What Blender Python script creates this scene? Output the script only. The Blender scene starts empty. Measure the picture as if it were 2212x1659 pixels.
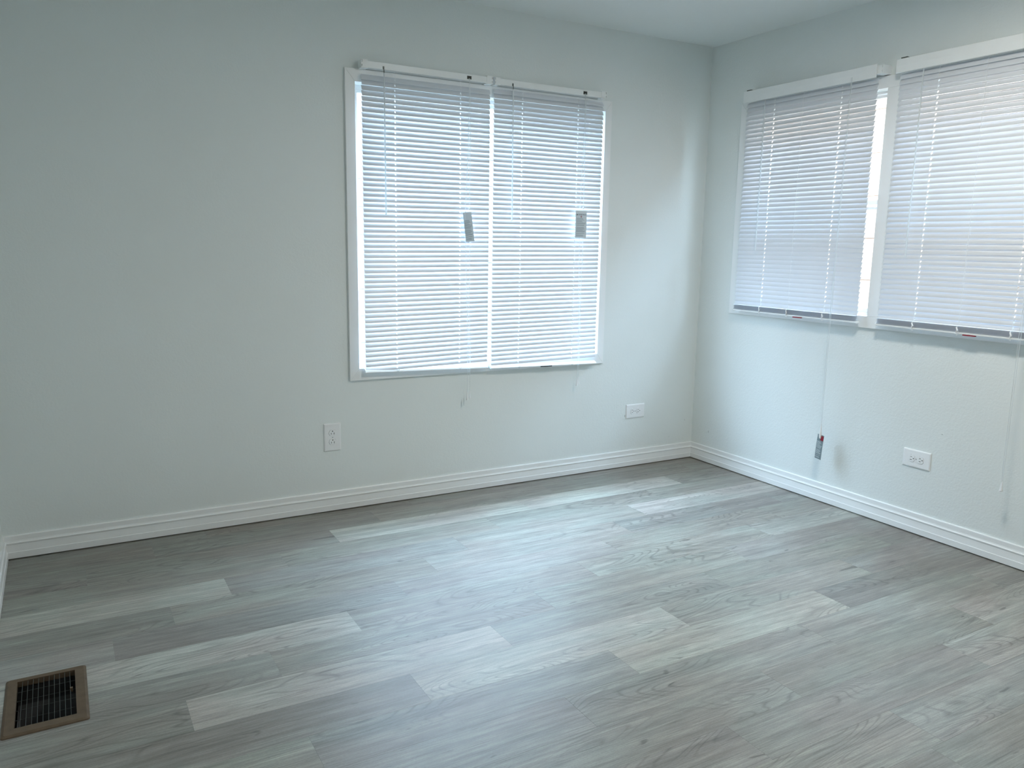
import bpy, math, random
from mathutils import Vector, Matrix

S = 1.1                       # survey units -> metres
scn = bpy.context.scene
col = scn.collection

# ------------------------------------------------------------------ camera
cam_data = bpy.data.cameras.new('camera')
cam_data.sensor_fit = 'HORIZONTAL'
cam_data.sensor_width = 36.0
cam_data.lens = 1717.38 / 2212 * 36.0
cam_data.clip_start = 0.02
cam = bpy.data.objects.new('camera', cam_data)
col.objects.link(cam)
yaw, pitch, roll = 0.5193, -0.1716, 0.0168
fwd = Vector((math.sin(yaw) * math.cos(pitch), math.cos(yaw) * math.cos(pitch), math.sin(pitch)))
rgt = Vector((math.cos(yaw), -math.sin(yaw), 0))
upv = rgt.cross(fwd)
r2 = math.cos(roll) * rgt + math.sin(roll) * upv
u2 = -math.sin(roll) * rgt + math.cos(roll) * upv
m = Matrix((r2, u2, -fwd)).transposed().to_4x4()
m.translation = Vector((-2.8766, -3.1024, 1.0906)) * S
cam.matrix_world = m
scn.camera = cam

# ------------------------------------------------------------------ world, exposure
W_STRENGTH = 28.0
world = bpy.data.worlds.new('overcast_sky')
scn.world = world
world.use_nodes = True
wt = world.node_tree
wt.nodes.clear()
wo = wt.nodes.new('ShaderNodeOutputWorld')
wb = wt.nodes.new('ShaderNodeBackground')
wc = wt.nodes.new('ShaderNodeTexCoord')
ws = wt.nodes.new('ShaderNodeSeparateXYZ')
wr = wt.nodes.new('ShaderNodeValToRGB')
wr.color_ramp.elements[0].position = 0.0
wr.color_ramp.elements[0].color = (0.19, 0.225, 0.25, 1)
wr.color_ramp.elements[1].position = 1.0
wr.color_ramp.elements[1].color = (0.50, 0.74, 1.0, 1)
wt.links.new(wc.outputs['Generated'], ws.inputs[0])
wt.links.new(ws.outputs['Z'], wr.inputs[0])
wt.links.new(wr.outputs[0], wb.inputs[0])
wb.inputs[1].default_value = W_STRENGTH
wt.links.new(wb.outputs[0], wo.inputs[0])

vs = scn.view_settings
scn.display_settings.display_device = 'sRGB'
vs.view_transform = 'Standard'
vs.look = 'None'
vs.exposure = 0.50
vs.gamma = 1.0
vs.use_curve_mapping = False
cy = scn.cycles
cy.use_denoising = True
cy.max_bounces = 8
cy.diffuse_bounces = 6
cy.glossy_bounces = 2
cy.transmission_bounces = 4
cy.transparent_max_bounces = 16
cy.sample_clamp_indirect = 12.0
cy.caustics_reflective = False
cy.caustics_refractive = False
LAMP_STRENGTH = 78.0


def portal(name, loc, rot, sx, sy):
    l = bpy.data.lights.new(name, 'AREA')
    l.shape = 'RECTANGLE'
    l.size, l.size_y = sx * S, sy * S
    l.cycles.is_portal = True
    o = bpy.data.objects.new(name, l)
    col.objects.link(o)
    o.location = Vector(loc) * S
    o.rotation_euler = rot


portal('window_daylight_portal', (-1.235, 0.115, 1.145), (-math.pi / 2, 0, 0), 1.2, 1.13)
portal('window_daylight_portal', (0.115, -1.03, 1.28), (math.pi / 2, 0, math.pi / 2), 1.52, 0.92)

# ------------------------------------------------------------------ materials


def new_mat(name):
    mt = bpy.data.materials.new(name)
    mt.use_nodes = True
    nt = mt.node_tree
    b = nt.nodes['Principled BSDF']
    return mt, nt, b


def N(nt, kind, **kw):
    n = nt.nodes.new(kind)
    for k, v in kw.items():
        setattr(n, k, v)
    return n


def math_node(nt, op, a, b=None, c=None):
    n = N(nt, 'ShaderNodeMath', operation=op)
    for i, v in enumerate((a, b, c)):
        if v is None:
            continue
        if isinstance(v, (int, float)):
            n.inputs[i].default_value = v
        else:
            nt.links.new(v, n.inputs[i])
    return n.outputs[0]


def plain(name, rgb, rough=0.5, metal=0.0, var=0.0, scale=20, spec=0.5, bump=0.0):
    mt, nt, b = new_mat(name)
    b.inputs['Roughness'].default_value = rough
    b.inputs['Metallic'].default_value = metal
    b.inputs['Specular IOR Level'].default_value = spec
    tc = N(nt, 'ShaderNodeTexCoord')
    nz = N(nt, 'ShaderNodeTexNoise')
    nz.inputs['Scale'].default_value = scale
    nz.inputs['Detail'].default_value = 3
    nt.links.new(tc.outputs['Object'], nz.inputs['Vector'])
    mx = N(nt, 'ShaderNodeMix', data_type='RGBA')
    mx.inputs[6].default_value = tuple(c * (1 - var) for c in rgb) + (1,)
    mx.inputs[7].default_value = tuple(min(1, c * (1 + var)) for c in rgb) + (1,)
    nt.links.new(nz.outputs['Fac'], mx.inputs[0])
    nt.links.new(mx.outputs[2], b.inputs['Base Color'])
    if bump:
        bp = N(nt, 'ShaderNodeBump')
        bp.inputs['Strength'].default_value = bump
        bp.inputs['Distance'].default_value = 0.002
        nt.links.new(nz.outputs['Fac'], bp.inputs['Height'])
        nt.links.new(bp.outputs[0], b.inputs['Normal'])
    return mt


def wall_material(name, rgb, texture=0.35, marks=()):
    mt, nt, b = new_mat(name)
    b.inputs['Roughness'].default_value = 0.55
    b.inputs['Specular IOR Level'].default_value = 0.35
    tc = N(nt, 'ShaderNodeTexCoord')
    big = N(nt, 'ShaderNodeTexNoise')
    big.inputs['Scale'].default_value = 1.3
    big.inputs['Detail'].default_value = 2
    nt.links.new(tc.outputs['Object'], big.inputs['Vector'])
    mx = N(nt, 'ShaderNodeMix', data_type='RGBA')
    mx.inputs[6].default_value = tuple(c * 0.97 for c in rgb) + (1,)
    mx.inputs[7].default_value = tuple(min(1, c * 1.03) for c in rgb) + (1,)
    nt.links.new(big.outputs['Fac'], mx.inputs[0])
    colour = mx.outputs[2]
    for (p, r, dark) in marks:                        # scuffs and chips in the paint
        sub = N(nt, 'ShaderNodeVectorMath', operation='SUBTRACT')
        nt.links.new(tc.outputs['Object'], sub.inputs[0])
        sub.inputs[1].default_value = Vector(p) * S
        div = N(nt, 'ShaderNodeVectorMath', operation='DIVIDE')
        nt.links.new(sub.outputs[0], div.inputs[0])
        div.inputs[1].default_value = Vector(r) * S
        ln = N(nt, 'ShaderNodeVectorMath', operation='LENGTH')
        nt.links.new(div.outputs[0], ln.inputs[0])
        f = math_node(nt, 'LESS_THAN', ln.outputs['Value'], 1.0)
        k = N(nt, 'ShaderNodeMix', data_type='RGBA')
        nt.links.new(math_node(nt, 'MULTIPLY', f, dark), k.inputs[0])
        nt.links.new(colour, k.inputs[6])
        k.inputs[7].default_value = (0.16, 0.17, 0.17, 1)
        colour = k.outputs[2]
    nt.links.new(colour, b.inputs['Base Color'])
    fine = N(nt, 'ShaderNodeTexNoise')
    fine.inputs['Scale'].default_value = 130
    fine.inputs['Detail'].default_value = 2
    nt.links.new(tc.outputs['Object'], fine.inputs['Vector'])
    mid = N(nt, 'ShaderNodeTexNoise')
    mid.inputs['Scale'].default_value = 75
    mid.inputs['Detail'].default_value = 2
    nt.links.new(tc.outputs['Object'], mid.inputs['Vector'])
    h = math_node(nt, 'ADD', fine.outputs['Fac'], mid.outputs['Fac'])
    bp = N(nt, 'ShaderNodeBump')
    bp.inputs['Strength'].default_value = texture
    bp.inputs['Distance'].default_value = 0.0025
    nt.links.new(h, bp.inputs['Height'])
    nt.links.new(bp.outputs[0], b.inputs['Normal'])
    return mt


def plank_material():
    mt, nt, b = new_mat('grey_wood_plank')
    tc = N(nt, 'ShaderNodeTexCoord')
    oi = N(nt, 'ShaderNodeObjectInfo')
    off = math_node(nt, 'MULTIPLY', oi.outputs['Random'], 60.0)
    cx = N(nt, 'ShaderNodeCombineXYZ')
    nt.links.new(off, cx.inputs[0]); nt.links.new(off, cx.inputs[1])
    ad = N(nt, 'ShaderNodeVectorMath', operation='ADD')
    nt.links.new(tc.outputs['Object'], ad.inputs[0]); nt.links.new(cx.outputs[0], ad.inputs[1])

    def noise(sx, sy, detail=4, rough=0.6, dist=0.0):
        mp = N(nt, 'ShaderNodeMapping')
        mp.inputs['Scale'].default_value = (sx, sy, 1)
        nt.links.new(ad.outputs[0], mp.inputs[0])
        nz = N(nt, 'ShaderNodeTexNoise')
        nz.inputs['Scale'].default_value = 1.0
        nz.inputs['Detail'].default_value = detail
        nz.inputs['Roughness'].default_value = rough
        nz.inputs['Distortion'].default_value = dist
        nt.links.new(mp.outputs[0], nz.inputs['Vector'])
        return nz.outputs['Fac']
    band = noise(1.1, 22, 3, 0.55)
    streak = noise(3.0, 90, 4, 0.65)
    fine = noise(9.0, 420, 3, 0.7)
    cloud = noise(2.6, 5.0, 2, 0.5)
    field = noise(1.9, 9.0, 1, 0.4, 0.35)
    # flame figure: contour lines of a slow field, only where the mask allows
    ring = math_node(nt, 'FRACT', math_node(nt, 'MULTIPLY', field, 22.0))
    ring = math_node(nt, 'ABSOLUTE', math_node(nt, 'SUBTRACT', ring, 0.5))
    line = math_node(nt, 'SUBTRACT', 1.0, math_node(nt, 'MULTIPLY', ring, 5.0))
    line = math_node(nt, 'MAXIMUM', line, 0.0)
    mask = N(nt, 'ShaderNodeMapRange')
    mask.inputs[1].default_value = 0.50; mask.inputs[2].default_value = 0.62
    nt.links.new(noise(1.4, 4.0, 1, 0.4), mask.inputs[0])
    line = math_node(nt, 'MULTIPLY', line, mask.outputs[0])
    # knots and short dark splits
    kn = N(nt, 'ShaderNodeMapRange')
    kn.inputs[1].default_value = 0.70; kn.inputs[2].default_value = 0.76
    nt.links.new(noise(9.0, 34, 2, 0.5, 0.6), kn.inputs[0])
    def spread(x, lo, hi, amp):
        r = N(nt, 'ShaderNodeMapRange')
        r.inputs[1].default_value = lo; r.inputs[2].default_value = hi
        r.inputs[3].default_value = 1 - amp; r.inputs[4].default_value = 1 + amp
        nt.links.new(x, r.inputs[0])
        return r.outputs[0]
    t = spread(band, .32, .68, .18)
    t = math_node(nt, 'MULTIPLY', t, spread(streak, .32, .68, .20))
    t = math_node(nt, 'MULTIPLY', t, spread(fine, .32, .68, .19))
    t = math_node(nt, 'MULTIPLY', t, spread(cloud, .35, .65, .08))
    t = math_node(nt, 'MULTIPLY', t, spread(noise(160, 420, 2, 0.6), .3, .7, .10))
    t = math_node(nt, 'MULTIPLY', t, spread(noise(11, 60, 3, 0.6), .34, .66, .10))
    t = math_node(nt, 'MULTIPLY', t, math_node(nt, 'MULTIPLY_ADD', line, -0.34, 1.0))
    t = math_node(nt, 'MULTIPLY', t, math_node(nt, 'MULTIPLY_ADD', kn.outputs[0], -0.45, 1.0))
    # thin dark pores drawn along the grain
    pore = N(nt, 'ShaderNodeMapRange')
    pore.inputs[1].default_value = 0.60; pore.inputs[2].default_value = 0.72
    nt.links.new(noise(5.0, 210, 2, 0.5), pore.inputs[0])
    t = math_node(nt, 'MULTIPLY', t, math_node(nt, 'MULTIPLY_ADD', pore.outputs[0], -0.30, 1.0))
    tint = N(nt, 'ShaderNodeMix', data_type='RGBA')
    tint.inputs[6].default_value = (1.03, 0.985, 0.975, 1)
    tint.inputs[7].default_value = (0.96, 1.005, 0.995, 1)
    cm = N(nt, 'ShaderNodeMapRange')
    cm.inputs[1].default_value = 0.4; cm.inputs[2].default_value = 0.6
    nt.links.new(cloud, cm.inputs[0])
    nt.links.new(cm.outputs[0], tint.inputs[0])
    m1 = N(nt, 'ShaderNodeMix', data_type='RGBA', blend_type='MULTIPLY')
    m1.inputs[0].default_value = 1.0
    nt.links.new(oi.outputs['Color'], m1.inputs[6]); nt.links.new(tint.outputs[2], m1.inputs[7])
    m2 = N(nt, 'ShaderNodeVectorMath', operation='SCALE')
    nt.links.new(m1.outputs[2], m2.inputs[0]); nt.links.new(t, m2.inputs['Scale'])
    nt.links.new(m2.outputs[0], b.inputs['Base Color'])
    ro = math_node(nt, 'MULTIPLY_ADD', streak, 0.16, 0.36)
    nt.links.new(ro, b.inputs['Roughness'])
    b.inputs['Specular IOR Level'].default_value = 0.5
    b.inputs['Coat Weight'].default_value = 0.25
    b.inputs['Coat Roughness'].default_value = 0.34
    bp = N(nt, 'ShaderNodeBump')
    bp.inputs['Strength'].default_value = 0.30
    bp.inputs['Distance'].default_value = 0.0016
    hh = math_node(nt, 'ADD', streak, math_node(nt, 'MULTIPLY', fine, 0.6))
    nt.links.new(hh, bp.inputs['Height'])
    nt.links.new(bp.outputs[0], b.inputs['Normal'])
    return mt


def glass_material(name, gloss=0.06, tint=(1, 1, 1), rough=0.0):
    mt, nt, b = new_mat(name)
    nt.nodes.remove(b)
    tr = N(nt, 'ShaderNodeBsdfTransparent')
    tr.inputs[0].default_value = tint + (1,)
    gl = N(nt, 'ShaderNodeBsdfGlossy')
    gl.inputs['Roughness'].default_value = rough
    mx = N(nt, 'ShaderNodeMixShader')
    mx.inputs[0].default_value = gloss
    nt.links.new(tr.outputs[0], mx.inputs[1]); nt.links.new(gl.outputs[0], mx.inputs[2])
    nt.links.new(mx.outputs[0], nt.nodes['Material Output'].inputs[0])
    return mt


def slat_material(name, rgb, trans):
    mt, nt, b = new_mat(name)
    b.inputs['Base Color'].default_value = rgb + (1,)
    b.inputs['Roughness'].default_value = 0.35
    tl = N(nt, 'ShaderNodeBsdfTranslucent')
    tl.inputs[0].default_value = rgb + (1,)
    mx = N(nt, 'ShaderNodeMixShader')
    mx.inputs[0].default_value = trans
    nt.links.new(b.outputs[0], mx.inputs[1]); nt.links.new(tl.outputs[0], mx.inputs[2])
    nt.links.new(mx.outputs[0], nt.nodes['Material Output'].inputs[0])
    return mt


def screen_material():
    mt, nt, b = new_mat('insect_mesh')
    b.inputs['Base Color'].default_value = (0.25, 0.23, 0.22, 1)
    tr = N(nt, 'ShaderNodeBsdfTransparent')
    mx = N(nt, 'ShaderNodeMixShader')
    mx.inputs[0].default_value = 0.42
    nt.links.new(tr.outputs[0], mx.inputs[1]); nt.links.new(b.outputs[0], mx.inputs[2])
    nt.links.new(mx.outputs[0], nt.nodes['Material Output'].inputs[0])
    return mt


def emission_material(name, rgb, strength):
    mt, nt, b = new_mat(name)
    b.inputs['Base Color'].default_value = (0.8, 0.8, 0.8, 1)
    b.inputs['Emission Color'].default_value = rgb + (1,)
    b.inputs['Emission Strength'].default_value = strength
    return mt


PAINT = (0.805, 0.845, 0.835)
M = {
    'wall_back': wall_material('painted_wall', PAINT, 0.15, (
        ((-0.449, 0, 0.262), (0.0016, 0.05, 0.006), 0.8),
        ((-0.053, 0, 0.205), (0.0014, 0.05, 0.003), 0.6),
        ((-0.155, 0, 0.125), (0.0012, 0.05, 0.0012), 0.7),
        ((-0.30, 0, 0.165), (0.001, 0.05, 0.001), 0.7))),
    'wall_right': wall_material('textured_wall', PAINT, 0.30, (
        ((0, -0.125, 0.163), (0.05, 0.002, 0.007), 0.45),
        ((0, -1.36, 0.415), (0.05, 0.003, 0.0016), 0.5))),
    'wall': wall_material('plain_wall', PAINT, 0.3),
    'ceiling': wall_material('ceiling_paint', (0.83, 0.865, 0.855), 0.15),
    'trim': plain('trim_paint', (0.88, 0.895, 0.895), 0.38, var=0.02, scale=8),
    'plank': plank_material(),
    'subfloor': plain('subfloor', (0.05, 0.05, 0.05), 0.9),
    'glass': glass_material('window_glass', 0.05),
    'screen': screen_material(),
    'vinyl': plain('white_vinyl', (0.88, 0.885, 0.88), 0.4, var=0.02),
    'slat': slat_material('vinyl_slat', (0.70, 0.725, 0.765), 0.0),
    'rail': plain('blind_rail', (0.88, 0.90, 0.90), 0.35, var=0.02),
    'cord': plain('white_cord', (0.90, 0.91, 0.92), 0.6),
    'clear': glass_material('clear_plastic', 0.16, (1.0, 1.0, 1.0), 0.15),
    'dark': plain('dark_slot', (0.015, 0.016, 0.017), 0.5),
    'hook': plain('grey_metal_hook', (0.12, 0.13, 0.12), 0.4, 0.5),
    'plate': plain('outlet_plastic', (0.89, 0.90, 0.91), 0.3, var=0.01),
    'body': plain('black_device_plastic', (0.03, 0.03, 0.03), 0.6),
    'screw': plain('painted_screw', (0.45, 0.46, 0.46), 0.4, 0.3),
    'tag': slat_material('tag_paper', (0.72, 0.77, 0.79), 0.14),
    'wand': slat_material('wand_plastic', (0.86, 0.89, 0.90), 0.45),
    'tag_dark': plain('tag_grey_print', (0.20, 0.25, 0.26), 0.6),
    'ink': plain('black_ink', (0.02, 0.02, 0.025), 0.6),
    'ink_grey': plain('grey_ink', (0.27, 0.31, 0.33), 0.6),
    'red': plain('red_print', (0.30, 0.012, 0.03), 0.5),
    'bronze': plain('brown_painted_metal', (0.115, 0.078, 0.046), 0.75, 0.0, var=0.35, scale=40, bump=0.2),
    'grille': plain('dark_grille_bar', (0.05, 0.058, 0.053), 0.6, 0.0),
    'duct': plain('duct_sheet_metal', (0.14, 0.14, 0.14), 0.7, spec=0.3),
    'siding': plain('peach_siding', (0.43, 0.275, 0.19), 0.7, var=0.04, scale=3),
    'siding_white': plain('pale_siding', (0.24, 0.23, 0.22), 0.7, var=0.03, scale=3),
    'roof': plain('roof_felt', (0.25, 0.23, 0.22), 0.9, var=0.15),
    'ground': plain('dry_ground', (0.13, 0.125, 0.10), 0.95, var=0.2, scale=4),
    'dome': emission_material('lit_lamp_glass', (1.0, 0.965, 0.89), LAMP_STRENGTH),
    'lamp_metal': plain('brushed_nickel', (0.5, 0.5, 0.5), 0.35, 0.9),
}

# ------------------------------------------------------------------ building helpers
ORG = {}


class MB:
    """Collects shapes in survey units; build() links them as ONE mesh object."""

    def __init__(self):
        self.v = []
        self.f = []

    def add(self, vs_, fs):
        b = len(self.v)
        self.v += [Vector(p) for p in vs_]
        self.f += [tuple(i + b for i in f) for f in fs]
        return self

    def box(self, a, b):
        x0, x1 = sorted((a[0], b[0])); y0, y1 = sorted((a[1], b[1])); z0, z1 = sorted((a[2], b[2]))
        vs_ = [(x, y, z) for z in (z0, z1) for y in (y0, y1) for x in (x0, x1)]
        return self.add(vs_, [(0, 2, 3, 1), (4, 5, 7, 6), (0, 1, 5, 4), (2, 6, 7, 3), (0, 4, 6, 2), (1, 3, 7, 5)])

    def loft(self, rings, caps=True, closed=True):
        n = len(rings[0])
        vs_ = [p for r in rings for p in r]
        fs = []
        for k in range(len(rings) - 1):
            for i in range(n if closed else n - 1):
                j = (i + 1) % n
                fs.append((k * n + i, k * n + j, (k + 1) * n + j, (k + 1) * n + i))
        if caps:
            fs.append(tuple(reversed(range(n))))
            fs.append(tuple((len(rings) - 1) * n + i for i in range(n)))
        return self.add(vs_, fs)

    def tube(self, pts, r, n=6):
        pts = [Vector(p) for p in pts]
        rings = []
        for i, p in enumerate(pts):
            d = (pts[min(i + 1, len(pts) - 1)] - pts[max(i - 1, 0)]).normalized()
            a = d.orthogonal().normalized(); c = d.cross(a)
            rr = r[i] if isinstance(r, (list, tuple)) else r
            rings.append([p + rr * (math.cos(t) * a + math.sin(t) * c) for t in [2 * math.pi * k / n for k in range(n)]])
        # keep ring orientation steady
        return self.loft(rings)

    def build(self, name, mat, parent=None, smooth=False, org=None):
        o3 = Vector(org) if org is not None else (ORG[parent.name] if parent else Vector((0, 0, 0)))
        me = bpy.data.meshes.new(name)
        me.from_pydata([tuple((p - o3) * S) for p in self.v], [], self.f)
        me.validate()
        import bmesh
        bm = bmesh.new(); bm.from_mesh(me)
        bmesh.ops.recalc_face_normals(bm, faces=bm.faces)
        bm.to_mesh(me); bm.free()
        if smooth:
            for p in me.polygons:
                p.use_smooth = True
        me.materials.append(M[mat])
        o = bpy.data.objects.new(name, me)
        col.objects.link(o)
        if parent:
            o.parent = parent
            if org is not None:
                o.location = (o3 - ORG[parent.name]) * S
        else:
            o.location = o3 * S
        ORG[o.name] = o3
        return o


def tag(o, label=None, cat=None, group=None, kind=None):
    if label: o['label'] = label
    if cat: o['category'] = cat
    if group: o['group'] = group
    if kind: o['kind'] = kind
    return o


def thing(name, loc, label=None, cat=None, group=None, kind=None):
    o = bpy.data.objects.new(name, None)
    o.empty_display_size = 0.05
    col.objects.link(o)
    o.location = Vector(loc) * S
    ORG[o.name] = Vector(loc)
    return tag(o, label, cat, group, kind)


def back(u, n, z):      # frame of the back wall: u to the right, n into the room
    return Vector((u, -n, z))


def right(u, n, z):     # frame of the right wall: u towards the camera side
    return Vector((-n, -u, z))


def fbox(mb, fr, a, b):
    p, q = fr(*a), fr(*b)
    return mb.box(p, q)


def rects_minus(x0, x1, y0, y1, h):
    """split a rectangle into pieces around the hole h=(hx0,hx1,hy0,hy1)"""
    hx0, hx1, hy0, hy1 = max(h[0], x0), min(h[1], x1), max(h[2], y0), min(h[3], y1)
    if hx0 >= hx1 or hy0 >= hy1:
        return [(x0, x1, y0, y1)]
    out = []
    if hx0 > x0: out.append((x0, hx0, y0, y1))
    if hx1 < x1: out.append((hx1, x1, y0, y1))
    if hy0 > y0: out.append((hx0, hx1, y0, hy0))
    if hy1 < y1: out.append((hx0, hx1, hy1, y1))
    return out


# ------------------------------------------------------------------ room shell
XL, YF, ZC = -3.10, -3.62, 2.065
TH = 0.10
VENT = (-3.034, -2.904, -1.147, -0.923)
WB = (-1.827, -0.642, 0.589, 1.704)                     # back opening x0,x1,z0,z1
WR = ((0.277, 0.998), (1.062, 1.779), 0.833, 1.722)     # right openings (u = -y), z0, z1

mb = MB()
for r in rects_minus(XL - TH, TH, YF - TH, TH, VENT):
    mb.box((r[0], r[2], -0.06), (r[1], r[3], -0.006))
floor = tag(mb.build('floor', 'subfloor'), kind='structure')

mb = MB().box((XL - TH, YF - TH, ZC), (TH, TH, ZC + 0.08))
tag(mb.build('ceiling', 'ceiling'), kind='structure')

mb = MB()
for r in rects_minus(XL - TH, TH, -0.06, ZC, WB):
    mb.box((r[0], 0, r[2]), (r[1], TH, r[3]))
tag(mb.build('wall_back', 'wall_back'), kind='structure')

mb = MB()
u_all = (-YF)
pieces = []
for r in rects_minus(0, u_all, -0.06, ZC, (WR[0][0], WR[1][1], WR[2], WR[3])):
    pieces.append(r)
pieces.append((WR[0][1], WR[1][0], WR[2], WR[3]))
for r in pieces:
    mb.box((0, -r[0], r[2]), (TH, -r[1], r[3]))
tag(mb.build('wall_right', 'wall_right'), kind='structure')
tag(MB().box((XL - TH, YF, -0.06), (XL, 0, ZC)).build('wall_left', 'wall'), kind='structure')
tag(MB().box((XL - TH, YF - TH, -0.06), (TH, YF, ZC)).build('wall_front', 'wall'), kind='structure')

# baseboards: one moulded profile
PROF = [(0, .004), (.0125, .004), (.0125, .026), (.0110, .0275), (.0106, .031), (.0094, .044), (.0090, .052),
        (.0110, .0565), (.0110, .0590), (.0078, .0612), (.0066, .0660), (.0066, .0815), (.0050, .0842), (0, .0842)]


def baseboard(name, p0, p1, nrm, m0, m1, drop=0.0):
    p0, p1, nrm = Vector(p0), Vector(p1), Vector(nrm)
    d = (p1 - p0).normalized()
    mb = MB()
    ra = [p0 + nrm * n + d * (n * m0) + Vector((0, 0, z - (drop if z < .01 else 0))) for n, z in PROF]
    rb = [p1 + nrm * n - d * (n * m1) + Vector((0, 0, z - (drop if z < .01 else 0))) for n, z in PROF]
    mb.loft([ra, rb])
    tag(mb.build(name, 'trim'), kind='structure')


baseboard('baseboard_back', (XL, 0, 0), (0, 0, 0), (0, -1, 0), 1, 1)
baseboard('baseboard_right', (0, 0, 0), (0, YF, 0), (-1, 0, 0), 1, 1)
baseboard('baseboard_left', (XL, YF, 0), (XL, 0, 0), (1, 0, 0), 1, 1, 0.0035)
baseboard('baseboard_front', (0, YF, 0), (XL, YF, 0), (0, 1, 0), 1, 1)

# floor planks -------------------------------------------------------------
rng = random.Random(11)
L, PW = 0.8285, 0.1392
seams = [-0.001] + [-0.083 - PW * k for k in range(0, 27)]
seams = [s for s in seams if s > YF] + [YF + 0.001]
phase = [-.797, -.988, -.374, -.60, -.81, -1.82, -1.155, -.53, -.79, -1.02, -1.328, -.80, -1.034, -.51, -.767, -1.20, -.42]
TONE = {0: [(-9, -1.62, .37), (-1.62, -.79, .40), (-.79, 0, .37)],
        1: [(-9, -1.82, .37), (-1.82, -.98, .41), (-.98, 0, .38)],
        2: [(-9, -2.86, .37), (-2.86, -2.03, .39), (-2.03, -.37, .60), (-.37, 0, .40)],
        3: [(-9, 0, .41)],
        4: [(-9, -2.46, .56), (-2.46, -1.63, .41), (-1.63, -.80, .43), (-.80, 0, .60)],
        5: [(-9, -2.64, .36), (-2.64, -1.81, .41), (-1.81, -.98, .46), (-.98, 0, .38)],
        6: [(-9, -2.82, .43), (-2.82, -1.98, .36), (-1.98, -1.15, .45), (-1.15, 0, .41)],
        7: [(-9, -2.18, .58), (-2.18, -1.35, .40), (-1.35, -.53, .43), (-.53, 0, .52)],
        8: [(-9, -2.44, .40), (-2.44, -1.61, .40), (-1.61, -.78, .42), (-.78, 0, .38)],
        9: [(-9, -2.67, .36), (-2.67, -1.84, .56), (-1.84, -1.01, .40), (-1.01, -.19, .37), (-.19, 0, .36)],
        10: [(-9, -2.15, .36), (-2.15, -1.32, .57), (-1.32, -.5, .40), (-.5, 0, .38)],
        11: [(-9, -2.45, .43), (-2.45, -1.62, .39), (-1.62, -.79, .55), (-.79, 0, .31)],
        12: [(-9, -1.86, .38), (-1.86, -1.03, .38), (-1.03, 0, .37)],
        13: [(-9, -1.33, .39), (-1.33, -.5, .36), (-.5, 0, .47)],
        14: [(-9, -1.59, .38), (-1.59, -.76, .36), (-.76, 0, .46)]}
GAP, CH = 0.00006, 0.0002
plank_cache = {}


def plank_mesh(w, d):
    key = (round(w, 4), round(d, 4))
    if key not in plank_cache:
        x, y = w / 2 - GAP, d / 2 - GAP
        c = CH
        vs_ = [(-x, -y, -.006), (x, -y, -.006), (x, y, -.006), (-x, y, -.006),
               (-x, -y, -c), (x, -y, -c), (x, y, -c), (-x, y, -c),
               (-x + c, -y + c, 0), (x - c, -y + c, 0), (x - c, y - c, 0), (-x + c, y - c, 0)]
        fs = [(3, 2, 1, 0), (8, 9, 10, 11)]
        for b in (0, 4):
            for i in range(4):
                j = (i + 1) % 4
                fs.append((b + i, b + j, b + 4 + j, b + 4 + i))
        me = bpy.data.meshes.new('plank')
        me.from_pydata([tuple(Vector(v) * S) for v in vs_], [], fs)
        me.materials.append(M['plank'])
        plank_cache[key] = me
    return plank_cache[key]


for k in range(len(seams) - 1):
    y1, y0 = seams[k], seams[k + 1]
    if y1 - y0 < 0.004:
        continue
    ph = phase[k] if k < len(phase) else -rng.random() * L
    while ph > XL:
        ph -= L
    x = ph
    xs = []
    while x < 0:
        xs.append((max(x, XL + .001), min(x + L, -.001)))
        x += L
    for (xa, xb) in xs:
        if xb - xa < 0.004:
            continue
        xc = (xa + xb) / 2
        t = None
        for (a, b, tv) in TONE.get(k, []):
            if a <= xc < b:
                t = tv
        if t is None:
            t = rng.uniform(.34, .42)
        t = (.250 + (t - .40) * .60) * rng.uniform(.97, 1.03)
        g = rng.uniform(1.0, 1.025)
        colour = (t * 1.05, t * g, t * rng.uniform(.88, .92), 1)
        pcs = rects_minus(xa, xb, y0, y1, VENT)
        if len(pcs) == 1:
            o = bpy.data.objects.new('plank', plank_mesh(xb - xa, y1 - y0))
            col.objects.link(o)
            o.parent = floor
            o.location = Vector((xc, (y0 + y1) / 2, 0)) * S
        else:
            mb = MB()
            for r in pcs:
                mb.box((r[0], r[2], -.006), (r[1], r[3], 0))
            o = mb.build('plank', 'plank', floor, org=(xc, (y0 + y1) / 2, 0))
        o.color = colour

# ------------------------------------------------------------------ windows


def board(parent, fr, quad, n0, n1, name='casing_board', ch=0.002):
    """a flat board: quad of (u,z) corners, thickness n0..n1 with a small chamfer"""
    c = [sum(q[0] for q in quad) / 4, sum(q[1] for q in quad) / 4]
    def ins(q, e):
        return (q[0] + (e if q[0] < c[0] else -e), q[1] + (e if q[1] < c[1] else -e))
    mb = MB()
    mb.loft([[fr(q[0], n0, q[1]) for q in quad], [fr(q[0], n1 - ch * .5, q[1]) for q in quad],
             [fr(ins(q, ch * .5)[0], n1, ins(q, ch * .5)[1]) for q in quad]])
    return mb.build(name, 'trim', parent)


def casing(parent, fr, u0, u1, z0, z1, i0, i1, iz0, iz1, n1=.012):
    e = .0002
    board(parent, fr, [(u0, z1), (u1, z1), (i1, iz1), (i0, iz1)], 0, n1)
    board(parent, fr, [(u0, z0), (i0, iz0), (i1, iz0), (u1, z0)], 0, n1)
    board(parent, fr, [(u0, z0 + e), (u0, z1 - e), (i0, iz1 - e), (i0, iz0 + e)], 0, n1)
    board(parent, fr, [(u1, z0 + e), (i1, iz0 + e), (i1, iz1 - e), (u1, z1 - e)], 0, n1)


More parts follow.
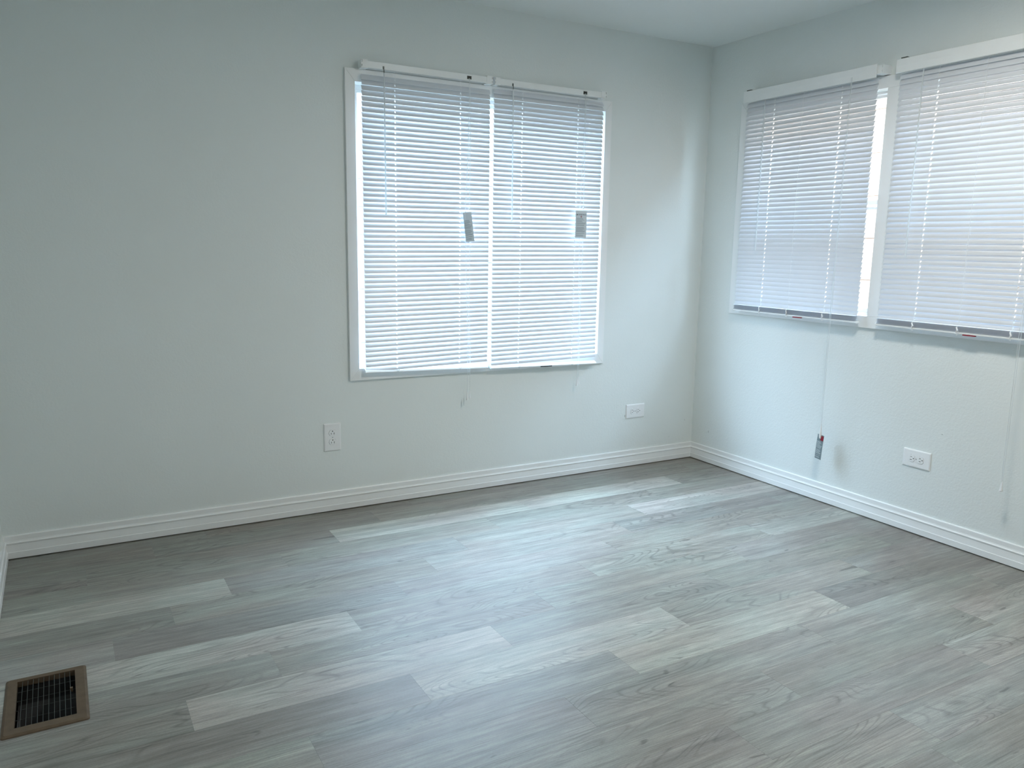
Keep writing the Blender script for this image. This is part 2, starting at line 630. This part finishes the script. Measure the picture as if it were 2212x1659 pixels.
def frame_ring(parent, fr, u0, u1, z0, z1, w, n0, n1, name, mat='vinyl'):
    mb = MB()
    fbox(mb, fr, (u0, n0, z0), (u0 + w, n1, z1))
    fbox(mb, fr, (u1 - w, n0, z0), (u1, n1, z1))
    fbox(mb, fr, (u0 + w, n0, z0), (u1 - w, n1, z0 + w))
    fbox(mb, fr, (u0 + w, n0, z1 - w), (u1 - w, n1, z1))
    return mb.build(name, mat, parent)


def pane(parent, fr, u0, u1, z0, z1, n, name='pane', mat='glass', t=.0015):
    mb = MB()
    mb.add([fr(u0, n, z0), fr(u1, n, z0), fr(u1, n, z1), fr(u0, n, z1)], [(0, 1, 2, 3)])
    return mb.build(name, mat, parent)


w1 = thing('window_1', back(-1.235, 0, 0.54), 'wide white-cased window in the wall with the outlet pair', kind='structure')
casing(w1, back, -1.867, -0.605, 0.5395, 1.7524, WB[0], WB[1], WB[2], WB[3])
frame_ring(w1, back, WB[0], WB[1], WB[2], WB[3], .016, -.085, -.045, 'frame')
sa = frame_ring(w1, back, WB[0] + .016, -1.235, WB[2] + .016, WB[3] - .016, .012, -.066, -.052, 'sash')
sb = frame_ring(w1, back, -1.25, WB[1] - .016, WB[2] + .016, WB[3] - .016, .012, -.080, -.067, 'sash')
pane(sa, back, WB[0] + .028, -1.247, WB[2] + .028, WB[3] - .028, -.059)
pane(sb, back, -1.238, WB[1] - .028, WB[2] + .028, WB[3] - .028, -.074)

w2 = thing('window_2', right(1.03, 0, 0.785), 'pair of white-cased windows with a post between them', kind='structure')
casing(w2, right, 0.2275, 1.8285, 0.785, 1.7685, WR[0][0], WR[1][1], WR[2], WR[3])
board(w2, right, [(WR[0][1], WR[2] + .0002), (WR[0][1], WR[3] - .0002), (WR[1][0], WR[3] - .0002), (WR[1][0], WR[2] + .0002)], 0, .0118)
for (a, b) in WR[:2]:
    fr_ = frame_ring(w2, right, a, b, WR[2], WR[3], .009, -.085, -.04, 'frame')
    zm = 1.282
    us = frame_ring(w2, right, a + .009, b - .009, zm - .018, WR[3] - .009, .010, -.080, -.066, 'upper_sash')
    ls = frame_ring(w2, right, a + .009, b - .009, WR[2] + .009, zm + .018, .018, -.064, -.048, 'lower_sash')
    pane(us, right, a + .018, b - .018, zm - .010, WR[3] - .018, -.073)
    pane(ls, right, a + .026, b - .026, WR[2] + .026, zm + .002, -.056)
    pane(w2, right, a + .009, b - .009, WR[2] + .009, zm, -.083, 'insect_screen', 'screen')

# ------------------------------------------------------------------ blinds
SLW = 0.0231


def slat_mesh(fr, width, tilt, lads):
    """curved slat sheet with route holes, centred on its own middle"""
    ts = [-1, -.6, -.32, .32, .6, 1]
    us = [-width / 2, -width / 2 + .002]
    hole = set()
    for l in sorted(lads):
        hole.add(len(us))
        us += [l - .0027, l + .0027]
    us += [width / 2 - .002, width / 2]
    vs_, fs = [], []
    o0 = fr(0, 0, 0)
    for i, u in enumerate(us):
        for t in ts:
            s_ = .82 if i in (0, len(us) - 1) else 1.0      # clipped slat corners
            a = t * s_ * SLW / 2
            c = .0017 * (1 - (t * s_) ** 2)
            n = a * math.cos(tilt) + c * math.sin(tilt)
            z = -a * math.sin(tilt) + c * math.cos(tilt)
            vs_.append((fr(u, n, z) - o0) * S)
    k = len(ts)
    for i in range(len(us) - 1):
        for j in range(k - 1):
            if i in hole and j == 2:
                continue
            fs.append((i * k + j, (i + 1) * k + j, (i + 1) * k + j + 1, i * k + j + 1))
    me = bpy.data.meshes.new('slat')
    me.from_pydata([tuple(v) for v in vs_], [], fs)
    for p in me.polygons:
        p.use_smooth = True
    me.materials.append(M['slat'])
    return me


def ring_section(fr, u, pts):
    return [fr(u, n, z) for n, z in pts]


def tassel(parent, fr, u, n, z):
    mb = MB()
    rings = []
    for dz, r in ((.034, .0012), (.030, .0020), (.012, .0036), (.002, .0048), (0, .0044)):
        rings.append([fr(u, n, z) + Vector((r * math.cos(t), r * math.sin(t), dz)) for t in [math.pi * 2 * q / 10 for q in range(10)]])
    mb.loft(rings)
    return mb.build('tassel', 'cord', parent, smooth=False)


def text_mesh(body, size):
    cu = bpy.data.curves.new('letters', 'FONT')
    cu.body = body
    cu.size = size
    cu.resolution_u = 2
    ob = bpy.data.objects.new('letters', cu)
    col.objects.link(ob)
    bpy.context.view_layer.update()
    me = bpy.data.meshes.new_from_object(ob)
    bpy.data.objects.remove(ob)
    vs_ = [v.co.copy() for v in me.vertices]
    fs = [tuple(p.vertices) for p in me.polygons]
    bpy.data.meshes.remove(me)
    return vs_, fs


def warning_tag(parent, fr, u, n, z, w, h, lean, twist, text=None, red=False):
    """hanging paper tag, its top middle at (u,n,z)"""
    def P(a, b, d=0.0):
        # a across, b downwards, d proud of the face
        uu = a * math.cos(lean) + b * math.sin(lean)
        zz = a * math.sin(lean) - b * math.cos(lean)
        return fr(u + uu * math.cos(twist) - d * math.sin(twist), n + uu * math.sin(twist) + d * math.cos(twist), z + zz)
    mb = MB()
    rows = 5
    rings = []
    for i in range(rows + 1):
        b = h * i / rows
        bow = .0012 * math.sin(math.pi * i / rows)
        rings.append([P(-w / 2, b, bow), P(w / 2, b, bow), P(w / 2, b, bow - .0006), P(-w / 2, b, bow - .0006)])
    mb.loft(rings)
    t = mb.build('warning_tag', 'tag_dark' if red else 'tag', parent)
    t['label'] = 'small printed paper warning tag tied to the cord'
    mb = MB()
    def strip(a0, a1, b, th, lift=.0017):
        mb.add([P(a0, b, lift), P(a1, b, lift), P(a1, b + th, lift), P(a0, b + th, lift)], [(0, 1, 2, 3)])
    r = random.Random(3)
    b = h * .27
    while b < h * .93:
        strip(-w * .43, w * r.uniform(.05, .42), b, h * .011)
        b += h * (.034 if r.random() < .85 else .06)
    mb.build('print_line', 'tag' if red else 'ink_grey', t)
    if text:
        vs_, fs = text_mesh(text, 1.0)
        x1 = max(v.x for v in vs_)
        k = w * .70 / x1
        mb = MB()
        mb.add([P(-w * .27 + v.x * k, h * .165 - v.y * k * 1.3, .0018) for v in vs_], fs)
        mb.add([P(-w * .44, h * .165, .0018), P(-w * .30, h * .165, .0018), P(-w * .37, h * .115, .0018)], [(0, 1, 2)])
        mb.build('heading', 'ink', t)
        mb = MB()
        ring_o = [P(w * .0 + .0042 * math.cos(q), h * .215 + .0042 * math.sin(q), .0018) for q in [math.pi * 2 * i / 14 for i in range(14)]]
        ring_i = [P(w * .0 + .0032 * math.cos(q), h * .215 + .0032 * math.sin(q), .0018) for q in [math.pi * 2 * i / 14 for i in range(14)]]
        mb.loft([ring_o, ring_i], caps=False)
        mb.add([P(-.001, h * .20, .0018), P(.001, h * .20, .0018), P(.0015, h * .235, .0018), P(-.0015, h * .235, .0018)], [(0, 1, 2, 3)])
        mb.build('pictogram', 'red', t)
    if red:
        mb = MB()
        mb.add([P(w * .05, h * .03, .0018), P(w * .5, h * .03, .0018), P(w * .5, h * .22, .0018), P(w * .05, h * .22, .0018)], [(0, 1, 2, 3)])
        mb.build('red_panel', 'red', t)
    return t


def blind(fr, u0, u1, z_top, z_bot, n_s, tilt, lads, label, droop=0.0, valance=False, stack=0, head=(1.752, 1.780), wand=None, cord=None,
          brackets=(0, 1), first=1.736, pitch=.0197, rail_tilt=.5, sticker=None):
    uc = (u0 + u1) / 2
    w = u1 - u0
    root = thing('mini_blind', fr(uc, n_s, z_bot), label, 'blind', 'white mini blinds on the windows')
    h0, h1 = head
    hn0, hn1 = n_s - .016, n_s + .013
    # headrail: open channel with rolled lips
    mb = MB()
    sec = [(hn0, h0), (hn0 + .0015, h0), (hn0 + .0015, h1 - .002), (hn1 - .0015, h1 - .002), (hn1 - .0015, h0),
           (hn1, h0), (hn1 + .0006, h0 + .002), (hn1 + .0006, h1 - .002), (hn1 - .001, h1), (hn0 + .001, h1), (hn0, h1 - .001)]
    mb.loft([ring_section(fr, u0, sec), ring_section(fr, u1, sec)])
    hr = mb.build('headrail', 'rail', root)
    # end brackets with a hinged front door and slots
    for s in brackets:
        ua, ub = (u0 - .004, u0 + .022) if s == 0 else (u1 - .022, u1 + .006)
        if valance and s == 1:
            ua, ub = u1 - .004, u1 + .026
        us_ = ua + .003 if s == 0 else ub - .003
        mb = MB()
        fbox(mb, fr, (ua, .0, h0 - .002), (ub, hn1 - .006, h1 + .003))
        face = [(ua, ub, h0 - .002, h1 + .003)]                 # front door with two slots cut through it
        for za, zb in ((h0 + .003, h0 + .011), (h1 - .008, h1 + .001)):
            face = [q for r in face for q in rects_minus(*r, (us_ - .0012, us_ + .0012, za, zb))]
        for r in face:
            fbox(mb, fr, (r[0], hn1 - .006, r[2]), (r[1], hn1 + .0025, r[3]))
        mb.build('bracket', 'rail', root)
    if valance:
        mb = MB()
        nv = hn1 + .006
        v0, v1 = h0 - .0155, h1 + .009
        sec = [(nv, v0), (nv + .0035, v0 + .002), (nv + .0045, (v0 + v1) / 2), (nv + .0035, v1 - .002), (nv, v1), (nv - .001, (v0 + v1) / 2)]
        mb.loft([ring_section(fr, u0 - .006, sec), ring_section(fr, u1 + .002, sec)])
        va = mb.build('valance', 'rail', root)
        for uu in (u0 + .02,):
            mb = MB()
            fbox(mb, fr, (uu - .012, .004, v1 - .004), (uu + .012, nv, v1 + .004))
            mb.build('valance_gap_shade', 'hook', va)  # dark block painted in for the shaded opening above the valance end
    # slats
    routed = lads if len(lads) == 2 else (lads[0], lads[2])     # the middle ladder has no lift cord
    me = slat_mesh(fr, w, tilt, [l - uc for l in routed])
    zs = []
    z = first
    zl = z_bot + .012 + stack * .0035
    while z > zl:
        zs.append(z)
        z -= pitch
    rr = random.Random(int(abs(u0) * 1000))
    for i, z in enumerate(zs):
        o = bpy.data.objects.new('slat', me)
        col.objects.link(o)
        o.parent = root
        o.location = (fr(uc, n_s, z - droop * .5 * i / len(zs)) - ORG[root.name]) * S
        ax = fr(0, 1, 0) - fr(0, 0, 0)
        ang = -math.atan2(droop * i / len(zs), w) + rr.uniform(-.0008, .0008)
        # rotation about the wall normal; positive droop lowers the far end
        q = Matrix.Rotation(-ang if fr is right else -ang, 4, ax)
        o.rotation_euler = q.to_euler()
    # closed slats resting on the bottom rail
    if stack:
        mf = slat_mesh(fr, w, .10, [l - uc for l in routed])
        for i in range(stack):
            o = bpy.data.objects.new('slat', mf)
            col.objects.link(o)
            o.parent = root
            o.location = (fr(uc, n_s + rr.uniform(-.0012, .0012), z_bot + .0115 + i * .0037) - ORG[root.name]) * S
    # bottom rail: flattened oval bar with end caps
    def rail_pts(e, ext=0.0):
        out = []
        for q in [math.pi * 2 * i / 12 for i in range(12)]:
            a = (SLW / 2 + e) * max(-1, min(1, 1.18 * math.cos(q)))
            b = (.0045 + e) * math.sin(q)
            out.append((n_s + a * math.cos(rail_tilt) + b * math.sin(rail_tilt), z_bot + .0045 - a * math.sin(rail_tilt) + b * math.cos(rail_tilt)))
        return out
    dz = droop
    def shift(ring, d):
        return [p - Vector((0, 0, d)) for p in ring]
    mb = MB()
    mb.loft([ring_section(fr, u0, rail_pts(0)), shift(ring_section(fr, u1, rail_pts(0)), dz)])
    rl = mb.build('bottom_rail', 'rail', root)
    for s in (0, 1):
        ue = (u0 - .003, u0 + .003) if s == 0 else (u1 - .003, u1 + .003)
        mb = MB()
        mb.loft([shift(ring_section(fr, ue[0], rail_pts(.0008)), dz * s), shift(ring_section(fr, ue[1], rail_pts(.0008)), dz * s)])
        mb.build('end_cap', 'rail', rl)
    for l in lads:
        f = (l - u0) / w
        zz = z_bot - dz * f
        mb = MB()
        nn = n_s + .0105
        pts = [(l - .007, nn, zz + .006), (l - .002, nn + .004, zz + .001), (l + .004, nn + .003, zz + .004), (l + .007, nn + .001, zz + .009)]
        mb.tube([fr(*p) for p in pts], [.0012, .0022, .0020, .0010], 6)
        mb.tube([fr(l - .003, nn + .002, zz - .003), fr(l + .002, nn + .003, zz - .004), fr(l + .004, nn + .002, zz + .006)], .0014, 6)
        if stack:
            mb.tube([fr(l - .003, nn + .003, zz + .004), fr(l + .003, nn + .005, zz + .014), fr(l - .002, nn + .003, zz + .024), fr(l + .002, nn + .002, zz + .03)], [.002, .0034, .0026, .001], 6)
        mb.build('ladder_button', 'clear' if not stack else 'cord', rl)
    # string ladders and inner lift cords
    dn = SLW / 2 * math.cos(tilt) + .0012
    for l in lads:
        f = (l - u0) / w
        mb = MB()
        for n_ in (n_s + dn, n_s - dn, n_s + .0005):
            mb.tube([fr(l, n_, h0 + .002), fr(l, n_, z_bot - dz * f + .004)], .00045, 4)
        mb.build('ladder_cord', 'cord', root)
    # tilt wand
    if wand:
        wu, wz = wand
        nn = hn1 + (.001 if valance else .004)
        mb = MB()
        fbox(mb, fr, (wu - .003, nn - .006, h0 + .002), (wu + .003, nn - .002, h0 + .012))
        mb.tube([fr(wu, nn - .003, h0 + .004), fr(wu, nn + .002, h0 - .002), fr(wu + .001, nn, h0 - .016)], .0016, 6)
        mb.build('wand_hook', 'hook', root)
        mb = MB()
        mb.tube([fr(wu + .001, nn, h0 - .012), fr(wu + .003, nn + .002, wz + .01), fr(wu + .003, nn + .002, wz)], [.0024, .0026, .003], 6)
        mb.build('wand', 'wand', root)
    # cord lock and pull cords
    if cord:
        cord(root, hn1, h0, h1)
    if sticker:
        sa_, sb_, mat_ = sticker
        f = ((sa_ + sb_) / 2 - u0) / w
        mb = MB()
        fbox(mb, fr, (sa_, n_s + .002, z_bot - dz * f - .0035), (sb_, n_s + .0125, z_bot - dz * f + .0006))
        mb.build('warning_sticker', mat_, rl)
    return root


def cords_back(u_lock, knot_z, ends, tag_args):
    def make(root, hn1, h0, h1):
        mb = MB()
        fbox(mb, back, (u_lock - .010, hn1 - .001, h0 + .006), (u_lock + .010, hn1 + .0012, h0 + .019))
        cl = mb.build('cord_lock', 'hook', root)
        mb = MB()
        for du in (-.006, -.001, .005):
            fbox(mb, back, (u_lock + du - .0012, hn1 + .0008, h0 + .008), (u_lock + du + .0012, hn1 + .0022, h0 + .017))
        mb.build('pulley', 'dark', cl)
        for k, (ue, ze) in enumerate(ends):
            s = -.002 + .004 * k
            nn = hn1 + .006
            mb = MB()
            ut = tag_args[0]
            mb.tube([back(u_lock + s, hn1 + .001, h0 + .010), back(u_lock + s, nn, h0 - .004), back(u_lock + s * 2.2, nn, (h0 + knot_z) / 2),
                     back(ut + (.013 if k else -.006), nn + .003, knot_z), back(ut + (.016 if k else -.004), nn + .004, knot_z - .16),
                     back((ut + ue) / 2 + s, nn + .004, .85), back(ue, nn, .66), back(ue, nn - .004, ze + .03)], .0009, 5)
            mb.build('pull_cord', 'wand', root)
            tassel(root, back, ue, nn - .004, ze)
        mb = MB()
        c = back(tag_args[0] + .012, hn1 + .010, knot_z + .004)
        rings = []
        for i in range(5):
            a = math.pi * i / 4
            rings.append([c + Vector((.0036 * max(.1, math.sin(a)) * math.cos(t), .0036 * max(.1, math.sin(a)) * math.sin(t), .005 * math.cos(a))) for t in [math.pi * 2 * q / 8 for q in range(8)]])
        mb.loft(rings)
        mb.build('cord_knot', 'cord', root)
        warning_tag(root, back, tag_args[0], hn1 + .012, tag_args[1], tag_args[2], .121, tag_args[3], tag_args[4], tag_args[5])
    return make


def cords_right(u_lock, z_end, with_tag):
    def make(root, hn1, h0, h1):
        nn = hn1 + .016
        for k in (0, 1):
            d = (-.0025, .0025)[k]
            mb = MB()
            pts = [right(u_lock + d, nn - .004, h0 + .002), right(u_lock + d, nn, 1.2), right(u_lock - .002 + d * 1.3, nn + .001, .8),
                   right(u_lock - .001 + d, nn + .002, z_end + .09), right(u_lock + d * .5, nn + .002, z_end + .03)]
            mb.tube([p for p in pts], .0009, 5)
            mb.build('pull_cord', 'wand', root)
            if not with_tag:
                tassel(root, right, u_lock + d * 1.2, nn + .002 + d, z_end + k * .004)
        if with_tag:
            mb = MB()
            c = right(u_lock, nn + .002, z_end)
            rings = []
            for dz, r in ((.045, .001), (.030, .0025), (.012, .005), (-.012, .0065), (-.022, .005), (-.025, .002)):
                rings.append([c + Vector((r * math.cos(t), r * .8 * math.sin(t), dz)) for t in [math.pi * 2 * q / 8 for q in range(8)]])
            mb.loft(rings)
            mb.build('tassel', 'cord', root)
            warning_tag(root, right, u_lock + .001, nn - .001, z_end - .008, .036, .108, -.08, .12, None, True)
    return make


blind(back, -1.8075, -1.2490, 1.75, 0.5755, .028, 1.11, [-1.671, -1.385],
      'white mini blind with a twisted tag on its cord, beside the wide bare wall', droop=.014,
      head=(1.754, 1.780), first=1.722, wand=(-1.722, 1.205), brackets=(0, 1),
      cord=cords_back(-1.352, 1.238, ((-1.352, .425), (-1.340, .432)), (-1.364, 1.227, .036, .12, .5, None)), rail_tilt=.75)
blind(back, -1.2300, -0.6675, 1.75, 0.5560, .028, 1.11, [-1.091, -.803],
      'white mini blind with a flat ADVERTENCIA tag on its cord, nearer the room corner', droop=.010,
      head=(1.754, 1.780), first=1.730, wand=(-1.147, 1.199), brackets=(0, 1),
      cord=cords_back(-.777, 1.262, ((-.776, .447), (-.768, .455)), (-.787, 1.254, .060, .0, .02, 'ADVERTENCIA')), rail_tilt=.45,
      sticker=(-.975, -.915, 'ink'))
blind(right, .2930, .9755, 1.755, .8035, .040, 1.14, [.459, .619, .8125],
      'valanced white mini blind next to the room corner, red-topped tag on its cord', valance=True, stack=6,
      head=(1.773, 1.800), wand=(.411, 1.09), brackets=(1,), cord=cords_right(.870, .322, True), rail_tilt=.08, first=1.748,
      sticker=(.655, .700, 'red'))
blind(right, 1.0700, 1.7620, 1.755, .8035, .040, 1.14, [1.228, 1.403, 1.592],
      'white mini blind with a valance, farther from the room corner, above the two-socket outlet', valance=True, stack=6,
      head=(1.773, 1.800), wand=(1.170, 1.075), brackets=(1,), cord=cords_right(1.634, .276, False), rail_tilt=.08, first=1.748,
      sticker=(1.425, 1.470, 'red'))

# ------------------------------------------------------------------ outlets


def outlet(fr, u, z, vertical, label):
    root = thing('wall_outlet', fr(u, 0, z), label, 'outlet', 'duplex wall outlets')
    A, B = .1143 / 2, .0699 / 2          # half length along the pair, half width

    def P(a, b, n):                      # a along the pair (ground-hole side positive), b across
        return fr(u + b, n, z + a) if vertical else fr(u + a, n, z - b)
    def rect(a, b, n, ca=0, cb=0):
        return [P(ca - a, cb - b, n), P(ca + a, cb - b, n), P(ca + a, cb + b, n), P(ca - a, cb + b, n)]
    from mathutils.geometry import tessellate_polygon

    def rect2(ca, cb, a, b):
        return [(ca - a, cb - b), (ca + a, cb - b), (ca + a, cb + b), (ca - a, cb + b)]

    def shape2(ca, r):
        return [(ca + max(-r * .79, min(r * .79, r * math.cos(q))), r * math.sin(q)) for q in [math.pi * 2 * i / 28 for i in range(28)]]

    def pierced(mb, outer, holes, n_top, n_low):
        # flat face with openings, the openings walled down to n_low
        loops = [outer] + holes
        flat = [p for l in loops for p in l]
        tris = tessellate_polygon([[Vector((a, b, 0)) for a, b in l] for l in loops])
        mb.add([P(a, b, n_top) for a, b in flat], [tuple(t) for t in tris])
        for l in holes:
            mb.loft([[P(a, b, n_top) for a, b in l], [P(a, b, n_low) for a, b in l]], caps=False)
    mb = MB()
    mb.loft([rect(A, B, -.001), rect(A, B, .0028), rect(A - .002, B - .002, .0048), rect(A - .005, B - .005, .0056)], caps=False)
    pierced(mb, rect2(0, 0, A - .005, B - .005), [shape2(-.0185, .0156), shape2(.0185, .0156)], .0056, .0012)
    mb.build('cover_plate', 'plate', root)
    mb = MB()
    mb.loft([rect(.040, .018, .0004), rect(.040, .018, .0011)])
    mb.build('device_body', 'body', root)
    for s in (-1, 1):
        ca = s * .0185
        holes = [rect2(ca - .0025, sb * .0058, ln, .0011) for sb, ln in ((-1, .0034), (1, .0042))]
        holes.append([(ca + .0072 + .0024 * math.cos(q), .0024 * math.sin(q)) for q in [math.pi * 2 * i / 12 for i in range(12)]])
        mb = MB()
        mb.loft([[P(a, b, n) for a, b in shape2(ca, r)] for r, n in ((.0150, .0011), (.0150, .0068), (.0142, .0072))], caps=False)
        pierced(mb, shape2(ca, .0142), holes, .0072, .0060)
        rc = mb.build('receptacle', 'plate', root)
        mb = MB()                                            # the black contact block behind the white face
        mb.loft([[P(a, b, n) for a, b in shape2(ca, .0138)] for n in (.0012, .0058)])
        mb.build('contact_block', 'body', rc)
    mb = MB()
    mb.loft([[P(r * math.cos(q), r * math.sin(q), n) for q in [math.pi * 2 * i / 10 for i in range(10)]] for r, n in ((.0024, .0054), (.0024, .0062), (.0016, .0066))])
    mb.build('screw', 'screw', root)
    return root


outlet(back, -1.9436, .3114, True, 'upright white duplex outlet low on the wall under the window edge')
outlet(back, -.3871, .2835, False, 'sideways white duplex outlet near the room corner by the wide window')
outlet(right, 1.2710, .2968, False, 'sideways white duplex outlet below the pair of blinds with valances')

# ------------------------------------------------------------------ floor register
vr = thing('floor_register', (-2.968, -1.04, 0), 'brown metal floor register with black grille set in the grey planks', 'floor vent')
X0, X1, Y0, Y1 = -3.056, -2.880, -1.175, -.905
h = (-3.031, -2.906, -1.144, -.925)


def rrect(x0, x1, y0, y1, z, r, n=4):
    out = []
    for (cx_, cy_, a0) in ((x1 - r, y1 - r, 0), (x0 + r, y1 - r, 90), (x0 + r, y0 + r, 180), (x1 - r, y0 + r, 270)):
        for i in range(n + 1):
            a = math.radians(a0 + 90 * i / n)
            out.append((cx_ + r * math.cos(a), cy_ + r * math.sin(a), z))
    return out


mb = MB()
mb.loft([rrect(X0, X1, Y0, Y1, .0002, .006), rrect(X0 + .001, X1 - .001, Y0 + .001, Y1 - .001, .0025, .006),
         rrect(X0 + .006, X1 - .006, Y0 + .006, Y1 - .006, .0055, .005), rrect(h[0], h[1], h[2], h[3], .0048, .0005),
         rrect(h[0], h[1], h[2], h[3], -.010, .0005)], caps=False)
mb.build('register_frame', 'bronze', vr)
nb = 10
for i in range(nb):
    x = h[0] + (h[1] - h[0]) * (i + 1) / (nb + 1)
    mb = MB().box((x - .0005, h[2] - .001, .0018), (x + .0005, h[3] + .001, .0032))
    mb.build('grille_bar', 'grille', vr)
for i in range(4):
    y = h[3] - (h[3] - h[2]) * (i + 1) / 5.0
    mb = MB().box((h[0] - .001, y - .0004, -.0025), (h[1] + .001, y + .0004, -.0015))
    mb.build('cross_bar', 'grille', vr)
mb = MB()
mb.box((VENT[0], VENT[2], -.50), (VENT[1], VENT[3], -.498))
for a, b in (((VENT[0] - .002, VENT[2]), (VENT[0], VENT[3])), ((VENT[1], VENT[2]), (VENT[1] + .002, VENT[3])),
             ((VENT[0], VENT[2] - .002), (VENT[1], VENT[2])), ((VENT[0], VENT[3]), (VENT[1], VENT[3] + .002))):
    mb.box((a[0], a[1], -.498), (b[0], b[1], -.0065))
mb.build('duct', 'duct', vr)
mb = MB().box((-2.918, -1.020, -.003), (-2.912, -1.013, .006))
mb.build('damper_lever', 'bronze', vr)

# ------------------------------------------------------------------ ceiling lamp (above the frame)
LX, LY = -1.05, -1.80
cl = thing('ceiling_lamp_offscreen', (LX, LY, ZC), 'round flat ceiling lamp with white diffuser and metal rim', 'lamp')


def disc(r, z, n=32):
    return [(LX + r * math.cos(q), LY + r * math.sin(q), z) for q in [math.pi * 2 * i / n for i in range(n)]]


MB().loft([disc(.150, ZC + .001), disc(.154, ZC - .006), disc(.154, ZC - .026), disc(.148, ZC - .030), disc(.138, ZC - .030), disc(.136, ZC - .024)]).build('lamp_rim', 'lamp_metal', cl)
MB().loft([disc(.135, ZC - .0235), disc(.135, ZC - .0250), disc(.090, ZC - .0285), disc(.030, ZC - .0295)]).build('lamp_diffuser_offscreen', 'dome', cl)

# ------------------------------------------------------------------ outside
tag(MB().box((XL - TH, YF - TH, ZC + .081), (.40, .12, ZC + .14)).build('added_eaves', 'trim'), kind='structure')  # unseen slab, overhang added to cut the sky light reaching the windows
tag(MB().box((-14, -14, -.62), (14, 14, -.58)).build('ground', 'ground'), kind='structure')


def house(name, fr2, u0, u1, depth, mat, label, zt=2.5):
    root = thing(name, fr2((u0 + u1) / 2, 0, -.58), label, 'house')
    mb = MB()
    p, q = fr2(u0, .03, -.58), fr2(u1, depth, zt)
    mb.box(p, q)
    mb.build('wall_body', mat, root)
    z = -.55
    while z < zt:
        mb = MB()
        sec = [(.03, z), (.006, z), (.012, z + .30), (.03, z + .30)]
        mb.loft([[fr2(u0, n, zz) for n, zz in sec], [fr2(u1, n, zz) for n, zz in sec]])
        mb.build('siding_board', mat, root)
        z += .29
    mb = MB()
    a = [fr2(u0 - .2, -.3, zt), fr2(u0 - .2, depth / 2, zt + .9), fr2(u0 - .2, depth, zt)]
    b = [fr2(u1 + .2, -.3, zt), fr2(u1 + .2, depth / 2, zt + .9), fr2(u1 + .2, depth, zt)]
    mb.loft([a, b])
    mb.build('roof', 'roof', root)
    return root


house('neighbour_house', lambda u, n, z: Vector((2.1 + n, u, z)), -5, 4.0, 4, 'siding', 'peach lap-sided house seen through the gap beside the corner blind', 3.2)
house('neighbour_house', lambda u, n, z: Vector((u, 5.2 + n, z)), -7, 6, 4, 'siding_white', 'pale lap-sided house outside the wide window', 3.4)
